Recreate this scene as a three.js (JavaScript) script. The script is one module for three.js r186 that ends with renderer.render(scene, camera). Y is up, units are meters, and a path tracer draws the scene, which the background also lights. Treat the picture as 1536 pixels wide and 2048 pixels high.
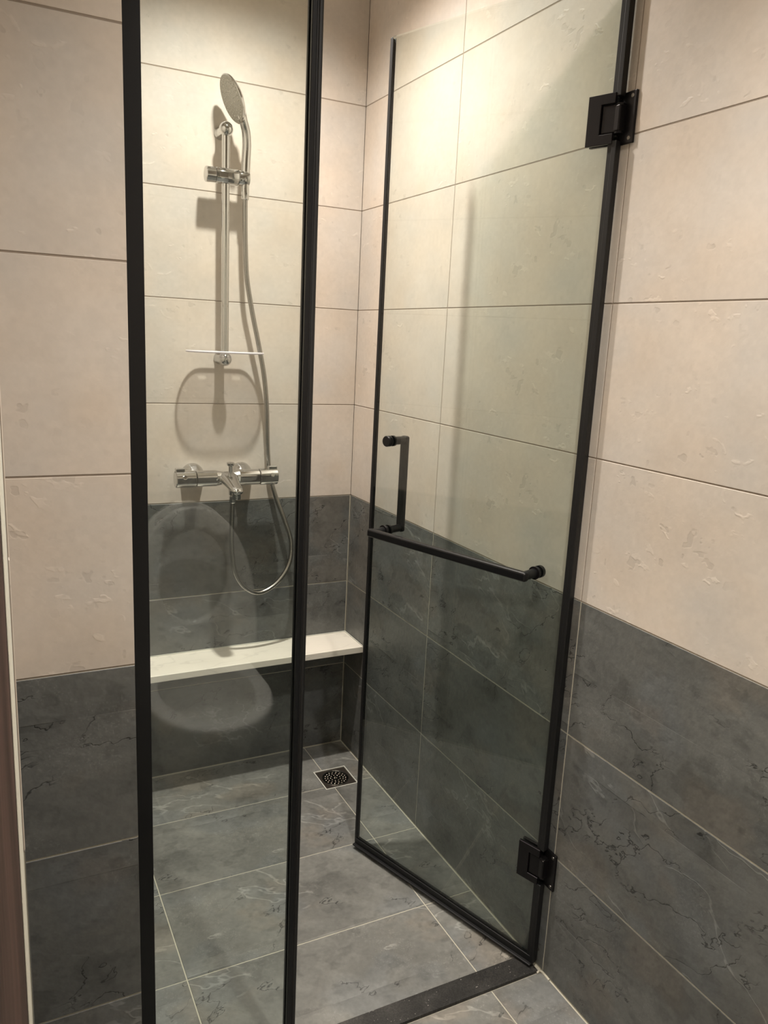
import * as THREE from 'three';
import { RoundedBoxGeometry } from 'three/addons/geometries/RoundedBoxGeometry.js';
import { mergeGeometries, toCreasedNormals } from 'three/addons/utils/BufferGeometryUtils.js';

const V = (x, y, z) => new THREE.Vector3(x, y, z);
const scene = new THREE.Scene();
const renderer = new THREE.WebGLRenderer({ antialias: true });
renderer.toneMapping = THREE.LinearToneMapping;
renderer.shadowMap.enabled = true;

/* ---------- camera, sky, lights, exposure ---------- */
const camera = new THREE.PerspectiveCamera(2 * Math.atan(1024 / 1582.94) * 180 / Math.PI, 0.75, 0.02, 30);
camera.position.set(-1.0929, 1.4095, 2.3676);
camera.rotation.set(-0.2128, -0.4763, 0.0489, 'YXZ');
scene.add(camera);
scene.background = new THREE.Color(0x000000);
renderer.toneMappingExposure = 1.0;
const CEIL = 2.5;                                    // ceiling height
const LAMPS = [                                      // recessed ceiling lamps: place, colour, candela, cone, softness
  { at: [-0.45, 0.50], color: [1, 0.93, 0.85], cd: 6.6, cone: 1.27, soft: 1, core: 5.5 },
  { at: [-0.50, 1.84], color: [1, 0.94, 0.87], cd: 8.4, cone: 1.0, soft: 1 },
];
const HALL_LAMP = { at: [-1.62, 2.3], color: [1, 0.94, 0.86], cd: 3.8 };

/* ---------- helpers ---------- */
const used = {};
function numbered(n) { const k = used[n] = (used[n] ?? -1) + 1; return k ? `${n}_${String(k).padStart(3, '0')}` : n; }
function thing(name, label, category, pos = [0, 0, 0], turn = 0, group) {
  const o = new THREE.Group(); o.name = numbered(name); o.position.set(...pos); o.rotation.y = turn;
  o.userData = { label, category, kind: 'thing' }; if (group) o.userData.group = group;
  scene.add(o); return o;
}
function structure(name, pos = [0, 0, 0]) {
  const o = new THREE.Group(); o.name = name; o.position.set(...pos); o.userData = { kind: 'structure' }; scene.add(o); return o;
}
function part(name, geo, mat, parent, pos, label) {
  const m = new THREE.Mesh(Array.isArray(geo) ? merge(geo) : geo, mat); m.name = name;
  if (pos) m.position.set(...pos);
  if (label) m.userData.label = label;
  m.castShadow = m.receiveShadow = true; parent.add(m); return m;
}
function merge(list) {
  return mergeGeometries(list.map(g => { const n = g.index ? g.toNonIndexed() : g; for (const k of Object.keys(n.attributes)) if (!['position', 'normal', 'uv'].includes(k)) n.deleteAttribute(k); return n; }));
}
const at = (g, x, y, z) => g.translate(x, y, z);
const box = (x0, x1, y0, y1, z0, z1) => at(new THREE.BoxGeometry(x1 - x0, y1 - y0, z1 - z0), (x0 + x1) / 2, (y0 + y1) / 2, (z0 + z1) / 2);
const rbox = (x0, x1, y0, y1, z0, z1, r = 0.002, s = 2) => at(new RoundedBoxGeometry(x1 - x0, y1 - y0, z1 - z0, s, r), (x0 + x1) / 2, (y0 + y1) / 2, (z0 + z1) / 2);
const lathe = (pts, seg = 40) => toCreasedNormals(new THREE.LatheGeometry(pts.map(p => new THREE.Vector2(p[0], p[1])), seg), 0.6);
// a capped solid of revolution along an axis, from [radius, distance] pairs
function turned(pts, from, dir, seg = 40) {
  const q = new THREE.Quaternion().setFromUnitVectors(V(0, 1, 0), V(...dir).normalize());
  return lathe([[0.00001, pts[0][1]], ...pts, [0.00001, pts[pts.length - 1][1]]], seg).applyQuaternion(q).translate(...from);
}
let seed = 12345; const rnd = () => { seed = (seed * 1664525 + 1013904223) >>> 0; return seed / 4294967296; };

/* ---------- procedural stone ---------- */
function hash(x, y, s) { let h = Math.imul(x, 374761393) ^ Math.imul(y, 668265263) ^ Math.imul(s, 2246822519); h = Math.imul(h ^ (h >>> 13), 1274126177); h ^= h >>> 16; return (h >>> 0) / 4294967296; }
function noise(x, y, px, py, s) {                     // value noise that repeats every px, py cells
  const xi = Math.floor(x), yi = Math.floor(y); let fx = x - xi, fy = y - yi;
  fx = fx * fx * fx * (fx * (fx * 6 - 15) + 10); fy = fy * fy * fy * (fy * (fy * 6 - 15) + 10);
  const x0 = ((xi % px) + px) % px, x1 = (x0 + 1) % px, y0 = ((yi % py) + py) % py, y1 = (y0 + 1) % py;
  const a = hash(x0, y0, s), b = hash(x1, y0, s), c = hash(x0, y1, s), d = hash(x1, y1, s);
  return a + (b - a) * fx + (c - a) * fy + (a - b - c + d) * fx * fy;
}
function fbm(u, v, fx, fy, oct, s, gain = 0.5) {
  let a = 1, t = 0, n = 0;
  for (let i = 0; i < oct; i++) { t += a * noise(u * fx, v * fy, fx, fy, s + i * 17); n += a; a *= gain; fx *= 2; fy *= 2; }
  return t / n;
}
const sm = (a, b, x) => { const t = Math.min(1, Math.max(0, (x - a) / (b - a))); return t * t * (3 - 2 * t); };
function texture(w, h, f, srgb) {
  const d = new Uint8Array(w * h * 4);
  for (let y = 0, k = 0; y < h; y++) for (let x = 0; x < w; x++, k += 4) {
    const c = f(x / w, y / h);
    for (let i = 0; i < 3; i++) d[k + i] = Math.max(0, Math.min(255, Math.round(c[i] * 255)));
    d[k + 3] = 255;
  }
  const t = new THREE.DataTexture(d, w, h); t.magFilter = THREE.LinearFilter; t.minFilter = THREE.LinearFilter; t.wrapS = t.wrapT = THREE.RepeatWrapping;
  if (srgb) t.colorSpace = THREE.SRGBColorSpace; t.needsUpdate = true; return t;
}
function bothMaps(w, h, f) {                          // f gives [r, g, b, height]
  const keep = new Float32Array(w * h); let n = 0;
  const map = texture(w, h, (u, v) => { const c = f(u, v); keep[n++] = c[3]; return c; }, true);
  n = 0; const bump = texture(w, h, () => { const k = keep[n++]; return [k, k, k]; });
  return { map, bumpMap: bump };
}
function paleStone(s) {
  return bothMaps(1024, 512, (u, v) => {
    const wu = u + 0.05 * (fbm(u, v, 4, 2, 3, s + 90) - 0.5), wv = v + 0.1 * (fbm(u, v, 4, 2, 3, s + 91) - 0.5);
    const cloud = fbm(wu, wv, 5, 3, 5, s), fine = fbm(u, v, 60, 30, 3, s + 5);
    const ridge = 1 - Math.abs(2 * fbm(wu, wv, 7, 5, 5, s + 11, 0.55) - 1);
    const zone = sm(0.52, 0.7, fbm(u, v, 4, 3, 3, s + 21));
    const chip = sm(0.60, 0.70, fbm(wu + 0.25 * wv, wv, 30, 22, 3, s + 15)) * sm(0.86, 0.97, ridge) * (0.15 + zone), pit = sm(0.73, 0.8, fbm(wu, wv, 26, 14, 3, s + 31)) * (0.3 + zone);
    const k = 0.965 + 0.07 * (cloud - 0.5) + 0.04 * (fine - 0.5) + 0.035 * chip - 0.04 * pit;
    const pink = 0.03 * (fbm(u, v, 5, 3, 3, s + 41) - 0.5);
    return [0.803 * k + pink, 0.764 * k, 0.719 * k - pink, 0.5 + 0.25 * (cloud - 0.5) + 0.15 * (fine - 0.5) + 0.28 * chip - 0.2 * pit];
  });
}
function darkStone(s, tone = 1, warm = 0) {
  return bothMaps(1024, 512, (u, v) => {
    const wu = u + 0.07 * (fbm(u, v, 4, 2, 4, s + 90) - 0.5), wv = v + 0.14 * (fbm(u, v, 4, 2, 4, s + 91) - 0.5);
    const cloud = fbm(wu + 0.3 * wv, wv, 5, 4, 6, s, 0.55), fine = fbm(u, v, 70, 35, 3, s + 5);
    const r1 = 1 - Math.abs(2 * fbm(wu + 0.4 * wv, wv, 4, 3, 5, s + 11, 0.5) - 1), r2 = 1 - Math.abs(2 * fbm(wu - 0.3 * wv, wv, 5, 3, 6, s + 12, 0.55) - 1);
    const z1 = sm(0.5, 0.66, fbm(u, v, 4, 2, 3, s + 21)), z2 = sm(0.48, 0.62, fbm(u, v, 4, 3, 3, s + 22));
    const vein = sm(0.955, 0.995, r1) * z1, crack = sm(0.978, 0.999, r2) * z2;
    const blot = sm(0.58, 0.75, fbm(wu, wv, 14, 9, 4, s + 51)), spec = sm(0.8, 0.86, noise(u * 220, v * 110, 220, 110, s + 61)) * sm(0.55, 0.7, fbm(u, v, 6, 4, 2, s + 62));
    const brown = sm(0.52, 0.72, fbm(u, v, 4, 3, 4, s + 41)), blue = sm(0.54, 0.72, fbm(u, v, 4, 2, 3, s + 42));
    const k = 1 + 0.36 * (cloud - 0.5) + 0.14 * (fine - 0.5) + 0.24 * vein - 0.4 * crack - 0.09 * blot + 0.12 * spec;
    return [(0.374 + warm + 0.014 * brown - 0.005 * blue) * k * tone, (0.378 + 0.002 * brown) * k * tone, (0.368 - warm - 0.008 * brown + 0.008 * blue) * k * tone, 0.5 + 0.7 * (cloud - 0.5) + 0.2 * (fine - 0.5) + 0.18 * vein - 0.4 * crack - 0.12 * blot];
  });
}
const std = o => new THREE.MeshStandardMaterial(o), phys = o => new THREE.MeshPhysicalMaterial(o);
const PALE = [1, 2, 3].map(k => std({ ...paleStone(k * 100), roughness: 0.52, bumpScale: 0.0009 }));
const DARK = [1, 2, 3, 4].map(k => std({ ...darkStone(k * 137), roughness: 0.42, bumpScale: 0.0018 }));
const SLAB = [5, 6, 7].map(k => std({ ...darkStone(k * 151, 1.20, 0.006), roughness: 0.4, bumpScale: 0.0015 }));
const M = {
  paleGrout: std({ color: 0x93877a, roughness: 0.9 }),
  lightGrout: std({ color: 0xb9b4a4, roughness: 0.9 }),
  ceiling: std({ color: 0xf0ede6, roughness: 0.9 }),
  paint: std({ color: 0xd8d2c6, roughness: 0.85 }),
  black: phys({ color: 0x0a0b0d, roughness: 0.38, specularIntensity: 0.7 }),
  blackMetal: std({ color: 0x1d1b1c, roughness: 0.34, metalness: 0.6 }),
  rubber: std({ color: 0x0b0b0c, roughness: 0.5 }),
  glass: phys({ color: new THREE.Color(0.937, 0.968, 0.952), transmission: 1, thickness: 0, roughness: 0, ior: 1.5 }),
  acrylic: phys({ color: new THREE.Color(0.87, 0.86, 0.87), transmission: 0.94, thickness: 0, roughness: 0.12, ior: 1.49 }),
  acrylicEdge: phys({ color: new THREE.Color(0.80, 0.77, 0.80), transmission: 0.45, thickness: 0, roughness: 0.5, ior: 1.49 }),
  chrome: std({ color: new THREE.Color(0.60, 0.60, 0.59), roughness: 0.06, metalness: 1 }),
  satin: std({ color: 0xa8a6a1, roughness: 0.25, metalness: 1 }),
  screw: std({ color: 0x77746e, roughness: 0.35, metalness: 1 }),
  greyPlastic: std({ color: 0xa9a69d, roughness: 0.4 }),
  ceramic: phys({ color: 0xecebe6, roughness: 0.12, clearcoat: 0.5 }),
  seat: phys({ color: 0xe6e5df, roughness: 0.25 }),
  water: phys({ color: 0xffffff, transmission: 1, thickness: 0, roughness: 0, ior: 1.33 }),
  sealant: std({ color: 0xc9c8be, roughness: 0.6 }),
  white: std({ color: 0xf2f0ea, roughness: 0.6 }),
  glow: std({ color: 0x111111, emissive: 0xffe2b8, emissiveIntensity: 6 }),
};
const marble = bothMaps(1024, 256, (u, v) => {
  const c = fbm(u + 0.1 * fbm(u, v, 3, 3, 4, 7), v, 6, 3, 5, 3), r = sm(0.94, 1, 1 - Math.abs(2 * fbm(u, v, 5, 3, 5, 19) - 1));
  const k = 0.97 + 0.06 * (c - 0.5) - 0.05 * r; return [0.93 * k, 0.905 * k, 0.85 * k, 0.5];
});
M.marble = std({ map: marble.map, roughness: 0.4 });
M.granite = std({ ...bothMaps(1024, 512, (u, v) => {
  const c = fbm(u, v, 8, 6, 5, 71), f = noise(u * 300, v * 150, 300, 150, 72), s = sm(0.955, 0.985, noise(u * 150, v * 75, 150, 75, 73)), dust = sm(0.5, 0.75, fbm(u, v, 5, 4, 5, 75));
  const k = 0.17 + 0.14 * (c - 0.5) + 0.10 * (f - 0.5) + 0.5 * s + 0.22 * dust * (0.4 + 0.6 * sm(0.3, 0.6, Math.abs(v - 0.8))); return [k, k * 0.97, k * 0.92, 0.5 + 0.3 * (c - 0.5)];
}), roughness: 0.4, bumpScale: 0.0006 });
M.wood = std({ ...bothMaps(512, 1024, (u, v) => {
  const w = u + 0.03 * fbm(u, v, 3, 2, 3, 31), g = fbm(w, v, 40, 2, 4, 32), p = fbm(w, v, 140, 4, 2, 33), b = 0.5 + 0.5 * Math.sin(2 * Math.PI * (8 * w + 1.6 * fbm(u, v, 4, 2, 3, 34)));
  const k = 0.72 + 0.5 * (g - 0.5) + 0.25 * (p - 0.5) + 0.16 * b; return [0.33 * k, 0.265 * k, 0.245 * k, 0.5 + 0.5 * (p - 0.5)];
}), roughness: 0.55, bumpScale: 0.0009 });

/* ---------- tiling ---------- */
const GAP = 0.0028;
// one tile: a bevelled slab with its face at the wall plane, outline in wall coordinates (u along, v up)
function tile(parent, outline, mat, basis, origin) {
  const s = new THREE.Shape(outline.map(([x, y]) => new THREE.Vector2(x, y)));
  const g = new THREE.ExtrudeGeometry(s, { depth: 0.007, bevelEnabled: true, bevelSize: 0.0006, bevelOffset: -0.0006, bevelThickness: 0.0006, bevelSegments: 1, curveSegments: 1 });
  g.translate(0, 0, -0.0076);
  const uv = g.attributes.uv, ps = g.attributes.position, ox = rnd(), oy = rnd(), flip = rnd() < 0.5 ? -1 : 1;
  for (let i = 0; i < uv.count; i++) uv.setXY(i, flip * ps.getX(i) / 0.6 + ox, flip * ps.getY(i) / 0.3 + oy);
  const m = part('tile', g, mat, parent); m.quaternion.setFromRotationMatrix(basis); m.position.set(...origin);
  return m;
}
const basisOf = (u, v) => new THREE.Matrix4().makeBasis(V(...u), V(...v), V(...u).cross(V(...v)));
const ROWS = [0, 0.3, 0.6, 0.9, 1.2, 1.5, 1.8, 2.1, 2.4, CEIL];
// a tiled wall: u joints, rows, dark slate below 0.9, pale stone above, on a backing of grout and masonry
function tiledWall(name, origin, u, cols, thick = 0.1, rows = ROWS, ends = [0, 0]) {
  const g = structure(name, origin), B = basisOf(u, [0, 1, 0]), dark = rows.filter(y => y <= 0.9);
  for (let c = 0; c + 1 < cols.length; c++) for (let r = 0; r + 1 < rows.length; r++) {
    const low = rows[r + 1] <= 0.901, e = low ? 0.003 : 0.0006, y0 = rows[r] + (rows[r] === 0 ? 0.003 : GAP / 2), y1 = rows[r + 1] - GAP / 2;
    const a = cols[c] + (c ? GAP / 2 : e), b = cols[c + 1] - (c + 2 < cols.length ? GAP / 2 : ends[1] ? 0 : e);
    tile(g, [[a, y0], [b, y0], [b, y1], [a, y1]], low ? DARK[Math.floor(rnd() * 4)] : PALE[Math.floor(rnd() * 3)], B, [0, 0, 0]);
  }
  const x0 = cols[0], x1 = cols[cols.length - 1], y0 = rows[0], yN = rows[rows.length - 1];
  const slab = (lo, hi, mat, nm) => { const m = part(nm, box(x0, x1, lo, hi, -thick, -0.001), mat, g); m.quaternion.setFromRotationMatrix(B); };
  if (y0 < 0.9) slab(y0, 0.8995, M.lightGrout, 'grout');
  slab(Math.max(y0, 0.8995), yN, M.paleGrout, 'grout');
  return g;
}
const XL = -1.0765, XS = -0.9, ZS = 1.176, ZB = 2.47, ZJ = 1.6, ZK = 2.42;
tiledWall('wall_right', [0, 0, 0], [0, 0, 1], [0, 0.5506, 1.1615, 1.772, 2.382, ZB]);
tiledWall('wall_back', [XS, 0, 0], [1, 0, 0], [0, 0.15, 0.745, 0.9]);
tiledWall('wall_shower_left', [XS, 0, ZS - 0.012], [0, 0, -1], [0, 0.6, ZS - 0.012], 0.065);
tiledWall('wall_stub', [XL, 0, ZS], [1, 0, 0], [-0.1, XS - XL], 0.1, ROWS, [0, 1]);
tiledWall('wall_front', [0, 0, ZB], [-1, 0, 0], [0, 0.5, 1.1]);
tiledWall('wall_left', [XL, 0, ZJ], [0, 0, -1], [0, ZJ - ZS], 0.125);
tiledWall('wall_over_doorway', [XL, 0, ZB], [0, 0, -1], [0, ZB - ZJ], 0.125, [2.1, 2.4, CEIL]);
{ // floor
  const g = structure('floor'), B = basisOf([1, 0, 0], [0, 0, -1]);
  const dr = { x0: -0.1725, x1: -0.0575, z0: 0.160, z1: 0.275 };   // hole for the drain
  const row = (z0, z1, xs) => {
    for (let i = 0; i + 1 < xs.length; i++) {
      const a = xs[i] + (i ? GAP / 2 : 0.003), b = xs[i + 1] - (i + 2 < xs.length ? GAP / 2 : 0.003), n = z0 + GAP / 2, f = z1 - GAP / 2;
      let pts = [[a, -f], [b, -f], [b, -n], [a, -n]];
      const cx = a < dr.x0 && b > dr.x0 ? 'L' : a < dr.x1 && b > dr.x1 ? 'R' : '', cz = n < dr.z0 && f > dr.z0 ? 'B' : n < dr.z1 && f > dr.z1 ? 'F' : '';
      if (cx + cz === 'LB') pts = [[a, -f], [dr.x0, -f], [dr.x0, -dr.z0], [b, -dr.z0], [b, -n], [a, -n]];
      if (cx + cz === 'RB') pts = [[dr.x1, -f], [b, -f], [b, -n], [a, -n], [a, -dr.z0], [dr.x1, -dr.z0]];
      if (cx + cz === 'LF') pts = [[a, -f], [b, -f], [b, -dr.z1], [dr.x0, -dr.z1], [dr.x0, -n], [a, -n]];
      if (cx + cz === 'RF') pts = [[a, -f], [b, -f], [b, -n], [dr.x1, -n], [dr.x1, -dr.z1], [a, -dr.z1]];
      tile(g, pts, SLAB[Math.floor(rnd() * 3)], B, [0, 0, 0]);
    }
  };
  for (const [a, b] of [[0.001, 0.26], [0.26, 0.56], [0.56, 0.86], [0.86, 1.106]]) row(a, b, [XS, -0.75, -0.141, 0]);
  for (const [a, b] of [[1.161, 1.46], [1.46, 1.76], [1.76, 2.06], [2.06, 2.36], [2.36, ZB]]) row(a, b, [XL, -0.75, -0.141, 0]);
  part('grout', [box(-1.2, dr.x0, -0.12, -0.001, -0.1, 2.6), box(dr.x1, 0.1, -0.12, -0.001, -0.1, 2.6), box(dr.x0, dr.x1, -0.12, -0.001, -0.1, dr.z0), box(dr.x0, dr.x1, -0.12, -0.001, dr.z1, 2.6), box(dr.x0, dr.x1, -0.12, -0.03, dr.z0, dr.z1)], M.lightGrout, g);
}
{ // black stone threshold under the glass
  const g = structure('trim_1', [0, 0, 0]);
  const b = rbox(XS + 0.001, -0.012, -0.006, 0.007, 1.1065, 1.1605, 0.0015);
  const p = b.attributes.position, uv = b.attributes.uv; for (let i = 0; i < uv.count; i++) uv.setXY(i, p.getX(i) / 0.6, p.getZ(i) / 0.3);
  part('threshold', b, M.granite, g);
  const s = new THREE.TubeGeometry(new THREE.CatmullRomCurve3([V(-0.016, 0.001, 1.1625), V(-0.007, 0.003, 1.160), V(-0.003, 0.002, 1.166), V(-0.002, 0.0, 1.19)]), 16, 0.0028, 8);
  part('sealant', s, M.lightGrout, g);
}
{ // ceiling with openings for the lamps left to the fittings, which hang a hair below it
  const g = structure('ceiling', [0, CEIL, 0]); part('ceiling_board', box(-1.2, 0.1, 0, 0.1, -0.1, 2.6), M.ceiling, g);
}
{ // small hall outside the doorway
  const g = structure('wall_hall');
  part('hall_floor', box(-2.4, -1.19, -0.1, 0.0, 1.0, 3.0), M.paint, g);
  part('hall_ceiling', box(-2.4, -1.19, CEIL, CEIL + 0.1, 1.0, 3.0), M.ceiling, g);
  part('hall_wall', [box(-2.5, -2.4, 0, CEIL, 1.0, 3.0), box(-2.4, -1.19, 0, CEIL, 0.9, 1.0), box(-2.4, -1.19, 0, CEIL, 3.0, 3.1), box(-1.19, -1.065, 0, CEIL, ZB, 3.0)], M.paint, g);
}
{ // wooden frame of the bathroom's doorway
  const g = structure('door_1');
  const wood = (w, h, d, x, y, z) => { const b = new RoundedBoxGeometry(w, h, d, 2, 0.0015); const p = b.attributes.position, uv = b.attributes.uv; for (let i = 0; i < uv.count; i++) uv.setXY(i, (p.getX(i) + p.getZ(i)) / 0.25, p.getY(i) / 1.0); return at(b, x, y, z); };
  part('jamb', wood(0.118, 2.1, 0.03, XL - 0.0062 - 0.059, 1.05, ZJ + 0.0155), M.wood, g);
  part('jamb', wood(0.118, 2.1, 0.03, XL - 0.0062 - 0.059, 1.05, ZB - 0.0155), M.wood, g);
  part('door_head', wood(0.118, 0.03, ZB - ZJ - 0.064, XL - 0.0062 - 0.059, 2.084, (ZJ + ZB) / 2), M.wood, g);
  part('sealant', rbox(XL - 0.0062, XL - 0.0022, 0, 2.1, ZJ + 0.001, ZJ + 0.029, 0.0012), M.sealant, g);
}

/* ---------- lamps ---------- */
function downlight(i, label) {
  const L = LAMPS[i], t = thing('ceiling_downlight', label, 'ceiling light', [L.at[0], CEIL, L.at[1]]);
  part('trim_ring', lathe([[0.036, -0.001], [0.036, -0.004], [0.046, -0.006], [0.05, -0.003], [0.05, 0], [0.036, -0.001]]), M.white, t);
  part('lens', new THREE.CircleGeometry(0.036, 32).rotateX(Math.PI / 2), M.glow, t, [0, -0.0015, 0]);
  const s = new THREE.SpotLight(new THREE.Color(...L.color), L.cd, 0, L.cone, L.soft, 2);
  s.position.set(L.at[0], CEIL - 0.02, L.at[1]); s.target.position.set(L.at[0], 0, L.at[1]);
  if (L.core) {                                        // the brighter middle of the reflector's beam
    const c = new THREE.SpotLight(new THREE.Color(...L.color), L.core, 0, 0.62, 1, 2);
    c.position.copy(s.position); c.target.position.copy(s.target.position); c.castShadow = true; c.shadow.radius = 1.3; c.name = 'lamp_core'; scene.add(c, c.target);
  }
  s.castShadow = true; s.shadow.radius = 1.3; s.shadow.mapSize.set(2048, 2048); s.name = 'lamp_beam'; scene.add(s, s.target);
}
downlight(0, 'round recessed downlight in the ceiling over the shower');
downlight(1, 'round recessed downlight in the ceiling in front of the glass screen');
{
  const t = thing('hall_light', 'round ceiling light in the hall outside the doorway', 'ceiling light', [HALL_LAMP.at[0], CEIL, HALL_LAMP.at[1]]);
  part('trim_ring', lathe([[0.06, -0.001], [0.06, -0.01], [0.075, -0.012], [0.08, -0.006], [0.08, 0], [0.06, -0.001]]), M.white, t);
  part('lens', new THREE.CircleGeometry(0.06, 32).rotateX(Math.PI / 2), M.glow, t, [0, -0.002, 0]);
  const p = new THREE.PointLight(new THREE.Color(...HALL_LAMP.color), HALL_LAMP.cd, 0, 2);
  p.position.set(HALL_LAMP.at[0], CEIL - 0.06, HALL_LAMP.at[1]); p.castShadow = true; p.shadow.radius = 2; p.name = 'lamp_beam'; scene.add(p);
}

/* ---------- fixed glass screen ---------- */
{
  const ZG = 1.142, t = thing('shower_screen', 'fixed narrow glass panel between two black vertical profiles, left of the open door', 'shower screen', [-0.75, 0, ZG]);
  const X = x => x + 0.75, top = 2.1;
  part('glass_pane', box(X(-0.889), X(-0.616), 0.02, top, -0.004, 0.004), M.glass, t, null, 'clear greenish glass pane');
  part('wall_profile', [rbox(X(-0.9), X(-0.8725), 0.007, top, 0.0045, 0.013, 0.0012), rbox(X(-0.9), X(-0.8725), 0.007, top, -0.013, -0.0045, 0.0012), box(X(-0.9), X(-0.892), 0.007, top, -0.0046, 0.0046)], M.black, t, null, 'wide black profile against the wall end');
  part('edge_profile', [rbox(X(-0.6250), X(-0.6165), 0.007, top, 0.0042, 0.011, 0.0015), rbox(X(-0.6250), X(-0.6165), 0.007, top, -0.011, -0.0042, 0.0015), box(X(-0.6190), X(-0.6165), 0.007, top, -0.0043, 0.0043)], M.black, t);
  part('magnetic_seal', [rbox(X(-0.6163), X(-0.6135), 0.007, top, -0.009, 0.009, 0.001), rbox(X(-0.6145), X(-0.6055), 0.007, top, -0.010, 0.010, 0.004, 4)], M.rubber, t);
  part('bottom_profile', [rbox(X(-0.8725), X(-0.6250), 0.007, 0.026, 0.0042, 0.011, 0.001), rbox(X(-0.8725), X(-0.6250), 0.007, 0.026, -0.011, -0.0042, 0.001)], M.black, t);
}

/* ---------- hinged glass door, standing open ---------- */
{
  const L = 0.602, t = thing('hinged_door', 'open hinged glass door with black edge seals, towel bar and pull handle', 'shower door', [-0.0125, 0, 1.1430], Math.atan2(0.9486, -0.3165));
  const H0 = 0.016, H1 = 2.090;
  part('glass_pane', box(0.006, L - 0.002, H0 + 0.006, H1, -0.004, 0.004), M.glass, t, null, 'clear greenish glass pane');
  part('edge_seal', [rbox(L - 0.002, L + 0.003, H0, H1 - 0.002, -0.0055, 0.0055, 0.002), rbox(L - 0.006, L - 0.001, H0, H1 - 0.002, 0.0041, 0.0055, 0.0006), rbox(L - 0.006, L - 0.001, H0, H1 - 0.002, -0.0055, -0.0041, 0.0006)], M.rubber, t);
  part('bottom_seal', [rbox(0, L, H0 - 0.006, H0 + 0.014, 0.0041, 0.0075, 0.0012), rbox(0, L, H0 - 0.006, H0 + 0.014, -0.0075, -0.0041, 0.0012), rbox(0, L, H0 - 0.006, H0 + 0.005, -0.0045, 0.0045, 0.001), rbox(0, L, H0 - 0.006, H0 - 0.001, -0.016, -0.0065, 0.0018)], M.rubber, t);
  const seg = [[H0, 0.222], [0.308, 1.792], [1.868, H1]];
  for (const [a, b] of seg) part('hinge_seal', [rbox(-0.003, 0.007, a, b, -0.009, 0.009, 0.0015), rbox(0.006, 0.016, a, b, -0.0065, -0.0041, 0.0008), rbox(0.006, 0.016, a, b, 0.0041, 0.0065, 0.0008)], M.rubber, t);
  // hinges: notched clamp plates on the glass, knuckle, and a screwed plate on the wall
  const wallDir = -t.rotation.y;
  for (const y of [0.264, 1.830]) {
    const h = new THREE.Group(); h.name = 'hinge'; h.position.set(0, y, 0); t.add(h);
    const s = new THREE.Shape([[0.006, -0.044], [0.062, -0.044], [0.062, 0.044], [0.006, 0.044], [0.006, 0.026], [0.034, 0.026], [0.034, -0.026], [0.006, -0.026]].map(p => new THREE.Vector2(...p)));
    for (const z of [0.0042, -0.0112]) part('clamp_plate', new THREE.ExtrudeGeometry(s, { depth: 0.005, bevelEnabled: true, bevelSize: 0.001, bevelOffset: -0.001, bevelThickness: 0.001, bevelSegments: 2, curveSegments: 1 }).translate(0, 0, z + 0.001), M.blackMetal, h);
    part('knuckle', [at(new RoundedBoxGeometry(0.040, 0.050, 0.017, 2, 0.003), 0.013, 0, 0), turned([[0.0085, -0.026], [0.0085, 0.026]], [0, 0, 0], [0, 1, 0], 24)], M.blackMetal, h);
    const w = part('wall_plate', [at(new RoundedBoxGeometry(0.006, 0.09, 0.054, 2, 0.0018), 0.0093, 0, 0.004), at(new RoundedBoxGeometry(0.02, 0.046, 0.018, 2, 0.003), 0.0, 0, 0)], M.blackMetal, h); w.rotation.y = wallDir;
    const head = turned([[0.004, 0], [0.0035, 0.0012], [0.001, 0.0016]], [0, 0, 0], [-1, 0, 0], 16);
    for (const yy of [-0.036, 0.036]) for (const zz of [-0.012, 0.022]) { const q = part('screw', head, M.screw, h); q.position.set(0.0064, yy, zz).applyAxisAngle(V(0, 1, 0), wallDir); q.rotation.y = wallDir; }
  }
  const X = s => L - s;                                 // s is measured from the free edge
  const roundedBar = (pts, r) => { const c = new THREE.CurvePath(); for (let i = 0; i + 1 < pts.length; i++) c.add(new THREE.LineCurve3(V(...pts[i]), V(...pts[i + 1]))); return c; };
  // squared bars with softened edges and rounded outer corners
  const bar = (a, b, w, d) => { const l = Math.hypot(b[0] - a[0], b[1] - a[1]) + w; const g = new RoundedBoxGeometry(l, w, d, 4, Math.min(w, d) * 0.34); g.rotateZ(Math.atan2(b[1] - a[1], b[0] - a[0])); return at(g, (a[0] + b[0]) / 2, (a[1] + b[1]) / 2, 0); };
  const yb = 0.938, yt = 1.1665, s0 = 0.0565, s1 = 0.5145, off = 0.052;
  const pull = new THREE.Group(); pull.name = 'pull_handle'; t.add(pull);
  part('grip', at(bar([X(s0), yb], [X(s0), yt], 0.021, 0.017), 0, 0, off), M.black, pull);
  for (const y of [yb, yt]) part('standoff', turned([[0.0135, 0.0042], [0.0135, 0.0105], [0.0125, 0.012], [0.0102, 0.0125], [0.0100, off]], [X(s0), y, 0], [0, 0, 1], 28), M.black, pull);
  part('cap', turned([[0.0135, 0.0042], [0.0135, 0.0075], [0.0120, 0.0080], [0.0120, 0.0095], [0.0135, 0.0100], [0.0135, 0.0150], [0.0125, 0.0165]], [X(s0), yt, 0], [0, 0, -1], 32), M.black, pull);
  const rail = new THREE.Group(); rail.name = 'towel_bar'; t.add(rail);
  part('bar', at(bar([X(s0), yb], [X(s1), yb], 0.021, 0.017), 0, 0, -off), M.black, rail);
  for (const s of [s0, s1]) part('standoff', turned([[0.0135, 0.0042], [0.0135, 0.0105], [0.0125, 0.012], [0.0102, 0.0125], [0.0100, off]], [X(s), yb, 0], [0, 0, -1], 28), M.black, rail);
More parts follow.
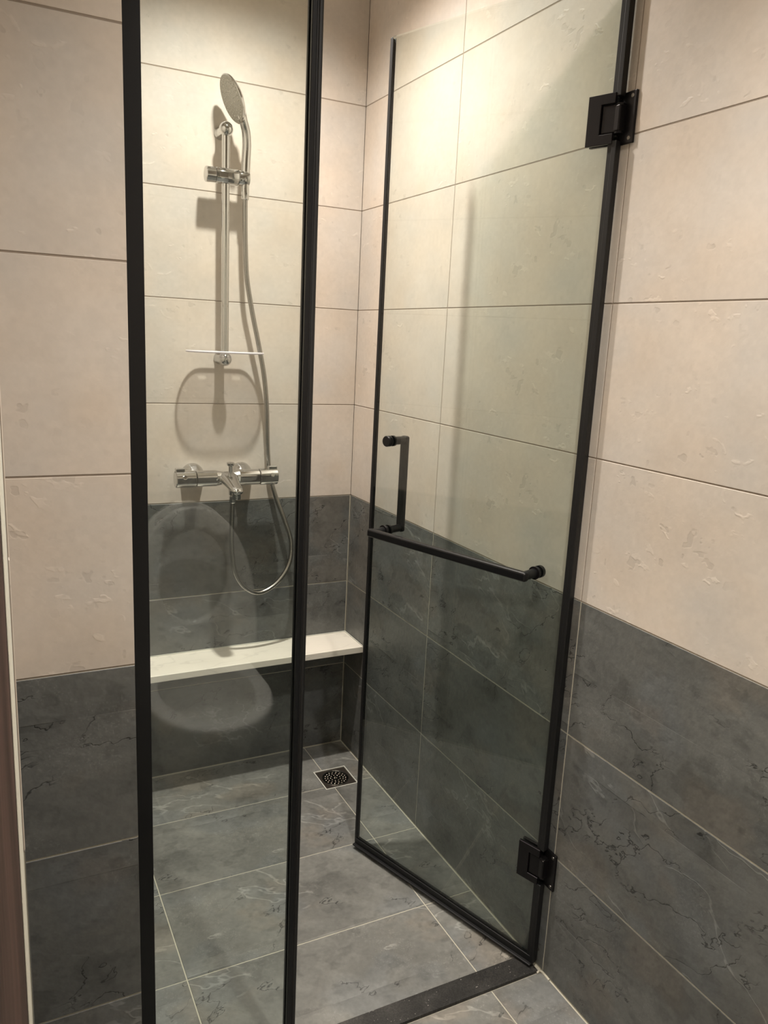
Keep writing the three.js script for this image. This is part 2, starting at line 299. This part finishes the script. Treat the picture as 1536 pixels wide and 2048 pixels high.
  for (const s of [s0, s1]) part('ring', turned([[0.0142, 0.0105], [0.0146, 0.0115], [0.0142, 0.0125]], [X(s), yb, 0], [0, 0, -1], 28), M.blackMetal, rail);
  part('cap', turned([[0.0135, 0.0042], [0.0135, 0.0130], [0.0125, 0.0145]], [X(s1), yb, 0], [0, 0, 1], 32), M.black, rail);
}

/* ---------- stone shelf ---------- */
{
  const t = thing('wall_shelf', 'long cream stone shelf slab running low along the back wall', 'shelf', [-0.45, 0.4154, 0]);
  const b = rbox(-0.449, 0.449, -0.021, 0, 0, 0.149, 0.0015); const p = b.attributes.position, uv = b.attributes.uv; for (let i = 0; i < uv.count; i++) uv.setXY(i, p.getX(i) / 0.9, (p.getZ(i) + p.getY(i)) / 0.25);
  part('slab', b, M.marble, t);
  part('sealant', [box(-0.449, 0.449, 0, 0.003, 0, 0.003), box(0.446, 0.449, 0, 0.003, 0.003, 0.147)], M.sealant, t);
}

/* ---------- shower rail with slider ---------- */
const RX = -0.449, RZ = 0.060;
{
  const t = thing('shower_rail', 'chrome vertical slide rail on the pale tiled back wall', 'shower rail', [RX, 1.335, 0]);
  part('rail', new THREE.CylinderGeometry(0.011, 0.011, 0.62, 32), M.chrome, t, [0, 0.31, RZ]);
  for (const y of [0, 0.622]) {
    const b = new THREE.Group(); b.name = 'bracket'; b.position.set(0, y, 0); t.add(b);
    part('stem', turned([[0.0175, 0.0005], [0.0175, 0.003], [0.0145, 0.008], [0.0135, 0.05]], [0, 0, 0], [0, 0, 1], 32), M.chrome, b);
    part('ball', new THREE.SphereGeometry(0.0195, 32, 24), M.chrome, b, [0, 0, RZ + 0.003]);
  }
  const s = new THREE.Group(); s.name = 'slider'; s.position.set(0, 0.500, RZ + 0.004); t.add(s);
  part('clamp', turned([[0.0205, -0.030], [0.0212, -0.028], [0.0212, 0.030], [0.0205, 0.032]], [0, 0, 0], [1, 0, 0], 40), M.chrome, s);
  part('locking_knob', turned([[0.0190, -0.058], [0.0208, -0.056], [0.0208, -0.0315], [0.0200, -0.031]], [0, 0, 0], [1, 0, 0], 40), M.chrome, s);
  part('holder', turned([[0.0200, 0.033], [0.0208, 0.0345], [0.0200, 0.058], [0.0192, 0.064], [0.0150, 0.066]], [0, 0, 0], [1, 0, 0], 40), M.chrome, s);
}
/* ---------- hand shower ---------- */
const HX = -0.3945, HZ = 0.066;
{
  const t = thing('hand_shower', 'chrome hand shower with a round nozzle face held in the slider', 'hand shower', [HX, 1.83, HZ]);
  const n = V(-0.91, -0.42, 0.05).normalize(), e = V(-0.45, 0.89, 0.02); e.addScaledVector(n, -e.dot(n)).normalize();
  const R = 0.063, c = V(-0.043, 0.200, 0.022);
  const q = new THREE.Quaternion().setFromRotationMatrix(new THREE.Matrix4().makeBasis(e.clone().cross(n).normalize(), n, e.clone().cross(n).normalize().cross(n).normalize()));
  const head = new THREE.Group(); head.name = 'head'; head.position.copy(c); head.quaternion.copy(q); t.add(head);
  part('shell', lathe([[0.0001, -0.018], [0.022, -0.0165], [0.042, -0.012], [0.057, -0.005], [0.0625, 0.0], [0.063, 0.004], [0.0605, 0.0055]], 48), M.chrome, head);
  part('spray_face', lathe([[0.0605, 0.0055], [0.058, 0.0048], [0.0001, 0.0052]], 48), M.greyPlastic, head, null, 'grey spray plate');
  const nz = []; for (const [r, k] of [[0.012, 6], [0.022, 12], [0.032, 16], [0.042, 22], [0.051, 28]]) for (let i = 0; i < k; i++) { const a = (i + (r * 1000 % 2) / 2) / k * Math.PI * 2; nz.push(at(new THREE.CylinderGeometry(0.0010, 0.0015, 0.0022, 8), r * Math.cos(a), 0.0060, r * Math.sin(a))); }
  part('nozzle', nz, M.white, head).userData.kind = 'stuff';
  // handle: a tapering tube from the holder up into the back of the head
  const pts = [V(0, 0.016, 0), V(0.001, 0.05, 0.001), V(0.002, 0.09, 0.004), V(-0.002, 0.125, 0.009), c.clone().addScaledVector(e, -R * 0.86).addScaledVector(n, -0.006), c.clone().addScaledVector(e, -R * 0.3).addScaledVector(n, -0.012)];
  const curve = new THREE.CatmullRomCurve3(pts), N = 48, S = 24, fr = curve.computeFrenetFrames(N), pos = [], idx = [];
  for (let i = 0; i <= N; i++) { const u = i / N, p = curve.getPointAt(u), r = 0.0130 - 0.0015 * u + 0.0015 * sm(0.75, 0.95, u), rr = i === 0 ? 0.0112 : i === N ? 0.006 : r; for (let k = 0; k <= S; k++) { const a = k / S * 2 * Math.PI; const v = p.clone().addScaledVector(fr.normals[i], rr * Math.cos(a)).addScaledVector(fr.binormals[i], rr * Math.sin(a)); pos.push(v.x, v.y, v.z); } }
  for (let i = 0; i < N; i++) for (let k = 0; k < S; k++) { const a = i * (S + 1) + k, b = a + S + 1; idx.push(a, a + 1, b, b, a + 1, b + 1); }
  const g = new THREE.BufferGeometry(); g.setAttribute('position', new THREE.Float32BufferAttribute(pos, 3)); g.setIndex(idx); g.computeVertexNormals();
  part('handle', g, M.chrome, t);
  part('connector', turned([[0.0085, -0.052], [0.0105, -0.050], [0.0112, -0.03], [0.0105, 0.012]], [0, 0, 0], [0, 1, 0], 28), M.chrome, t);
}
/* ---------- hose ---------- */
{
  const t = thing('shower_hose', 'silver flexible hose looping from the hand shower down under the mixer', 'shower hose', [HX, 1.78, 0]);
  const P = [[-0.3945, 1.783, 0.066], [-0.3935, 1.735, 0.064], [-0.390, 1.66, 0.058], [-0.383, 1.57, 0.052], [-0.365, 1.48, 0.046], [-0.342, 1.38, 0.044], [-0.323, 1.29, 0.042], [-0.312, 1.20, 0.038], [-0.306, 1.12, 0.030], [-0.300, 1.05, 0.022], [-0.292, 0.985, 0.018], [-0.272, 0.91, 0.024], [-0.243, 0.83, 0.036], [-0.226, 0.765, 0.048], [-0.236, 0.695, 0.060], [-0.278, 0.640, 0.068], [-0.337, 0.614, 0.074], [-0.383, 0.634, 0.078], [-0.415, 0.68, 0.080], [-0.428, 0.75, 0.080], [-0.430, 0.82, 0.079], [-0.4285, 0.88, 0.078], [-0.4275, 0.915, 0.078]].map(p => V(p[0] - HX, p[1] - 1.78, p[2]));
  const c = new THREE.CatmullRomCurve3(P, false, 'centripetal');
  part('hose', new THREE.TubeGeometry(c, 260, 0.0072, 16), M.satin, t);
  part('end_nut', turned([[0.0090, 0], [0.0105, 0.002], [0.0105, 0.02], [0.0090, 0.022]], [P[P.length - 1].x, P[P.length - 1].y - 0.006, 0.078], [0, 1, 0], 24), M.chrome, t);
}
/* ---------- clear tray on the rail ---------- */
{
  const t = thing('soap_dish', 'clear acrylic tray clipped to the foot of the slide rail', 'soap dish', [RX, 1.357, 0]);
  const W = 0.112, s = new THREE.Shape(), z0 = 0.024, z1 = 0.108;
  s.moveTo(-0.052, z0); s.lineTo(0.052, z0); s.bezierCurveTo(0.085, z0, W, 0.04, W, 0.068); s.bezierCurveTo(W, 0.088, 0.085, z1, 0.045, z1); s.lineTo(-0.045, z1); s.bezierCurveTo(-0.085, z1, -W, 0.088, -W, 0.068); s.bezierCurveTo(-W, 0.04, -0.085, z0, -0.052, z0);
  const hole = (x0, x1, a, b) => { const p = new THREE.Path(); p.moveTo(x0, a); p.lineTo(x0, b); p.lineTo(x1, b); p.lineTo(x1, a); p.closePath(); s.holes.push(p); };
  hole(-0.061, -0.036, 0.028, 0.036); hole(0.036, 0.061, 0.028, 0.036);
  const rh = new THREE.Path(); rh.absarc(0, RZ, 0.0115, 0, Math.PI * 2, true); s.holes.push(rh);
  const g = new THREE.ExtrudeGeometry(s, { depth: 0.004, bevelEnabled: true, bevelSize: 0.001, bevelThickness: 0.001, bevelSegments: 2, curveSegments: 20 });
  g.rotateX(Math.PI / 2); part('tray', toCreasedNormals(g, 0.5), M.acrylic, t, null, 'transparent tray');
  const ol = s.getPoints(16).map(p => V(p.x, -0.002, p.y)).filter((p, i, a) => i === 0 || p.distanceTo(a[i - 1]) > 1e-4); if (ol[0].distanceTo(ol[ol.length - 1]) < 1e-4) ol.pop();
  part('rim', new THREE.TubeGeometry(new THREE.CatmullRomCurve3(ol, true, 'catmullrom', 0.2), 120, 0.0030, 8), M.acrylicEdge, t, null, 'frosted tray edge');
}
/* ---------- thermostatic mixer ---------- */
{
  const Y = 0.9865, Z = 0.076, t = thing('shower_mixer', 'chrome wall mixer with two end handles and a central spout', 'shower mixer', [-0.444, Y, 0]);
  const x = v => v + 0.444;
  const cyl = (a, b, r, c = 0.0015) => turned([[r - c, 0], [r, c], [r, b - a - c], [r - c, b - a]], [x(a), 0, Z], [1, 0, 0], 48);
  part('body', [cyl(-0.538, -0.478, 0.0240, 0.001), cyl(-0.410, -0.347, 0.0240, 0.001),
    turned([[0.0235, 0], [0.0215, 0.012], [0.0185, 0.028], [0.0185, 0.045], [0.0215, 0.062], [0.0235, 0.072]], [x(-0.480), 0, Z], [1, 0, 0], 40)], M.chrome, t);
  for (const [a, b, s] of [[-0.5985, -0.5395, -1], [-0.3455, -0.2890, 1]]) {
    const h = new THREE.Group(); h.name = 'handle'; t.add(h);
    part('knob', cyl(a, b, 0.0252, 0.002), M.chrome, h);
    const e = s < 0 ? a : b;
    part('grip', rbox(Math.min(x(e), x(e - s * 0.028)), Math.max(x(e), x(e - s * 0.028)), 0.018, 0.033, Z - 0.008, Z + 0.008, 0.003, 3), M.chrome, h);
    part('button', turned([[0.0065, 0.02], [0.0065, 0.0258], [0.005, 0.0268]], [x(a + 0.024 + (s > 0 ? 0.012 : 0)), 0, Z], [0, 0.35, 0.94], 20), M.chrome, h);
  }
  for (const cx of [-0.531, -0.381]) {
    part('escutcheon', turned([[0.0350, 0.0005], [0.0352, 0.004], [0.0330, 0.012], [0.0270, 0.024], [0.0190, 0.034], [0.0160, 0.04]], [x(cx), 0, 0], [0, 0, 1], 48), M.chrome, t);
    part('union', turned([[0.0165, 0.034], [0.0165, 0.066]], [x(cx), 0, 0], [0, 0, 1], 6), M.chrome, t);
  }
  // spout: a flattened arm that widens out of the body, reaches forward and ends over an outlet
  const sec = [[0.000, 0.000, 0.034, 0.0195], [0.018, -0.001, 0.030, 0.0180], [0.045, -0.006, 0.024, 0.0150], [0.075, -0.013, 0.0205, 0.0120], [0.100, -0.019, 0.0185, 0.0105], [0.112, -0.022, 0.0150, 0.0085], [0.116, -0.023, 0.0080, 0.0045]];
  const S = 32, pos = [], idx = [];
  sec.forEach(([dz, dy, w, h]) => { for (let k = 0; k < S; k++) { const a = k / S * 2 * Math.PI, cs = Math.cos(a), sn = Math.sin(a); pos.push(x(-0.4440) + w * Math.sign(cs) * Math.abs(cs) ** 0.8, dy + h * Math.sign(sn) * Math.abs(sn) ** 0.9, Z + dz); } });
  for (let i = 0; i + 1 < sec.length; i++) for (let k = 0; k < S; k++) { const a = i * S + k, b = i * S + (k + 1) % S; idx.push(a, b, a + S, b, b + S, a + S); }
  const last = (sec.length - 1) * S; for (let k = 1; k + 1 < S; k++) idx.push(last, last + k, last + k + 1);
  const g = new THREE.BufferGeometry(); g.setAttribute('position', new THREE.Float32BufferAttribute(pos, 3)); g.setIndex(idx); g.computeVertexNormals();
  part('spout', g, M.chrome, t);
  part('aerator', turned([[0.0115, -0.046], [0.0125, -0.044], [0.0125, -0.024]], [x(-0.444), 0, Z + 0.098], [0, 1, 0], 28), M.chrome, t);
  part('diverter_knob', turned([[0.0060, 0.012], [0.0060, 0.036], [0.0105, 0.039], [0.0115, 0.042], [0.0115, 0.046], [0.0095, 0.048]], [x(-0.4375), 0, Z + 0.012], [0, 1, 0], 24), M.chrome, t);
  part('hose_outlet', turned([[0.0118, -0.052], [0.0122, -0.05], [0.0122, -0.022], [0.0100, -0.018]], [x(-0.4275), 0, 0.078], [0, 1, 0], 28), M.chrome, t);
}
/* ---------- floor drain ---------- */
{
  const t = thing('floor_drain', 'square steel floor drain with a round dark strainer in the corner', 'floor drain', [-0.115, 0, 0.2175]);
  const h = 0.0565, ring = (o, i, y0, y1) => [box(-o, o, y0, y1, -o, -i), box(-o, o, y0, y1, i, o), box(-o, -i, y0, y1, -i, i), box(i, o, y0, y1, -i, i)];
  part('frame', ring(h, h - 0.0035, -0.025, 0.0002), M.sealant, t, null, 'pale rim');
  const s = new THREE.Shape([[-1, -1], [1, -1], [1, 1], [-1, 1]].map(([a, b]) => new THREE.Vector2(a * 0.0529, b * 0.0529)));
  const c = new THREE.Path(); c.absarc(0, 0, 0.0432, 0, 2 * Math.PI, true); s.holes.push(c);
  part('pan', new THREE.ExtrudeGeometry(s, { depth: 0.003, bevelEnabled: false, curveSegments: 32 }).rotateX(-Math.PI / 2), std({ color: 0x6a625a, roughness: 0.35, metalness: 0.8 }), t, [0, -0.0050, 0]);
  part('collar', turned([[0.0425, 0.0005], [0.0435, 0.002], [0.0445, 0.0005]], [0, -0.0022, 0], [0, 1, 0], 48), M.satin, t);
  const st = new THREE.Shape(); st.absarc(0, 0, 0.0424, 0, 2 * Math.PI);
  for (const [r, n] of [[0.011, 6], [0.021, 11], [0.0305, 16], [0.0375, 20]]) for (let i = 0; i < n; i++) { const a = (i + r * 37) / n * 2 * Math.PI, p = new THREE.Path(); p.absarc(r * Math.cos(a), r * Math.sin(a), r > 0.036 ? 0.0024 : 0.0031, 0, 2 * Math.PI, true); st.holes.push(p); }
  part('strainer', new THREE.ExtrudeGeometry(st, { depth: 0.0015, bevelEnabled: true, bevelSize: 0.0004, bevelThickness: 0.0004, bevelSegments: 1, curveSegments: 8 }).rotateX(-Math.PI / 2), std({ color: 0x4a443e, roughness: 0.3, metalness: 0.9 }), t, [0, -0.0040, 0]);
  const studs = []; for (const [r, n] of [[0.004, 3], [0.016, 9], [0.0258, 14], [0.034, 18]]) for (let i = 0; i < n; i++) { const a = (i + r * 53) / n * 2 * Math.PI; studs.push(at(new THREE.SphereGeometry(0.0030, 8, 6).scale(1.15, 0.75, 1), r * Math.cos(a), -0.0022, r * Math.sin(a))); }
  part('stud', studs, std({ color: 0xb5aca0, roughness: 0.15, metalness: 1 }), t).userData.kind = 'stuff';
  part('pipe', box(-0.05, 0.05, -0.029, -0.024, -0.05, 0.05), M.rubber, t);
}
/* ---------- toilet behind the viewer, mirrored by the fixed glass ---------- */
{
  const CX = -0.552, HZ2 = 2.205, t = thing('toilet', 'white ceramic toilet with raised seat and lid, seen mirrored in the fixed glass', 'toilet', [CX, 0, HZ2]);
  const n = 64;
  // closed outline: rounded front, squarer back; z grows towards the wall
  const ringPts = (w, front, back, y, pb = 0.55) => { const o = []; for (let k = 0; k < n; k++) { const a = k / n * 2 * Math.PI, c = Math.cos(a), s = Math.sin(a); const mid = front * 0.42, f = s < 0; const px = w * Math.sign(c) * Math.abs(c) ** (f ? 0.92 : pb), pz = f ? mid + (mid - front) * s : mid + (back - mid) * Math.abs(s) ** pb; o.push([px, y, pz]); } return o; };
  const loft = rings => { const pos = [], idx = []; rings.forEach(r => r.forEach(p => pos.push(...p))); for (let i = 0; i + 1 < rings.length; i++) for (let k = 0; k < n; k++) { const a = i * n + k, b = i * n + (k + 1) % n; idx.push(a, a + n, b, b, a + n, b + n); } const g = new THREE.BufferGeometry(); g.setAttribute('position', new THREE.Float32BufferAttribute(pos, 3)); g.setIndex(idx); g.computeVertexNormals(); return g; };
  const BK = ZB - HZ2 - 0.002;
  part('bowl', loft([
    ringPts(0.118, -0.285, BK, 0), ringPts(0.119, -0.29, BK, 0.03), ringPts(0.120, -0.30, BK, 0.14), ringPts(0.135, -0.335, BK, 0.24), ringPts(0.162, -0.395, BK, 0.32), ringPts(0.176, -0.428, BK, 0.37), ringPts(0.179, -0.435, BK, 0.392), ringPts(0.176, -0.432, BK, 0.402), ringPts(0.170, -0.426, BK - 0.006, 0.405),
    ringPts(0.136, -0.390, -0.03, 0.405, 0.9), ringPts(0.131, -0.384, -0.035, 0.40, 0.9), ringPts(0.130, -0.383, -0.037, 0.375, 0.9), ringPts(0.122, -0.365, -0.05, 0.31, 0.95), ringPts(0.095, -0.315, -0.085, 0.245, 1), ringPts(0.06, -0.26, -0.12, 0.205, 1), ringPts(0.04, -0.22, -0.14, 0.165, 1), ringPts(0.002, -0.18, -0.176, 0.16, 1)]), M.ceramic, t);
  part('water', loft([ringPts(0.074, -0.283, -0.107, 0.22, 1), ringPts(0.001, -0.20, -0.198, 0.22, 1)]), M.water, t);
  part('sealant', new THREE.TubeGeometry(new THREE.CatmullRomCurve3(ringPts(0.119, -0.287, BK, 0.002).map(p => V(...p)), true), 96, 0.0045, 6), M.sealant, t);
  const outline = (w, l) => { const s = new THREE.Shape(), k = 0.55; s.moveTo(-w * 0.86, 0); s.lineTo(w * 0.86, 0); s.bezierCurveTo(w * 0.98, 0, w, l * 0.06, w, l * 0.2); s.bezierCurveTo(w, l * 0.66, w * 0.62, l, 0, l); s.bezierCurveTo(-w * 0.62, l, -w, l * 0.66, -w, l * 0.2); s.bezierCurveTo(-w, l * 0.06, -w * 0.98, 0, -w * 0.86, 0); return s; };
  const ex = (s, d, b) => toCreasedNormals(new THREE.ExtrudeGeometry(s, { depth: d - 2 * b, bevelEnabled: true, bevelSize: b, bevelOffset: -b, bevelThickness: b, bevelSegments: 4, curveSegments: 40 }), 0.7);
  // raised pieces: drawn upright, leaning back a little
  const ring = outline(0.196, 0.478), hole = new THREE.Path(); hole.absellipse(0, 0.268, 0.104, 0.140, 0, 2 * Math.PI, true); ring.holes.push(hole);
  const seat = part('seat', ex(ring, 0.022, 0.008), M.seat, t, [0, 0.428, -0.028]); seat.rotation.x = 0.05;
  const lid = part('lid', ex(outline(0.198, 0.484), 0.014, 0.005), M.seat, t, [0, 0.426, 0.020]); lid.rotation.x = 0.11;
  for (const s of [-1, 1]) part('hinge', turned([[0.012, 0], [0.012, 0.05]], [s * 0.075 - 0.025, 0.4205, 0.012], [1, 0, 0], 20), M.seat, t);
}

scene.traverse(o => { if (o.isMesh) { o.castShadow = true; o.receiveShadow = true; } });
renderer.render(scene, camera);
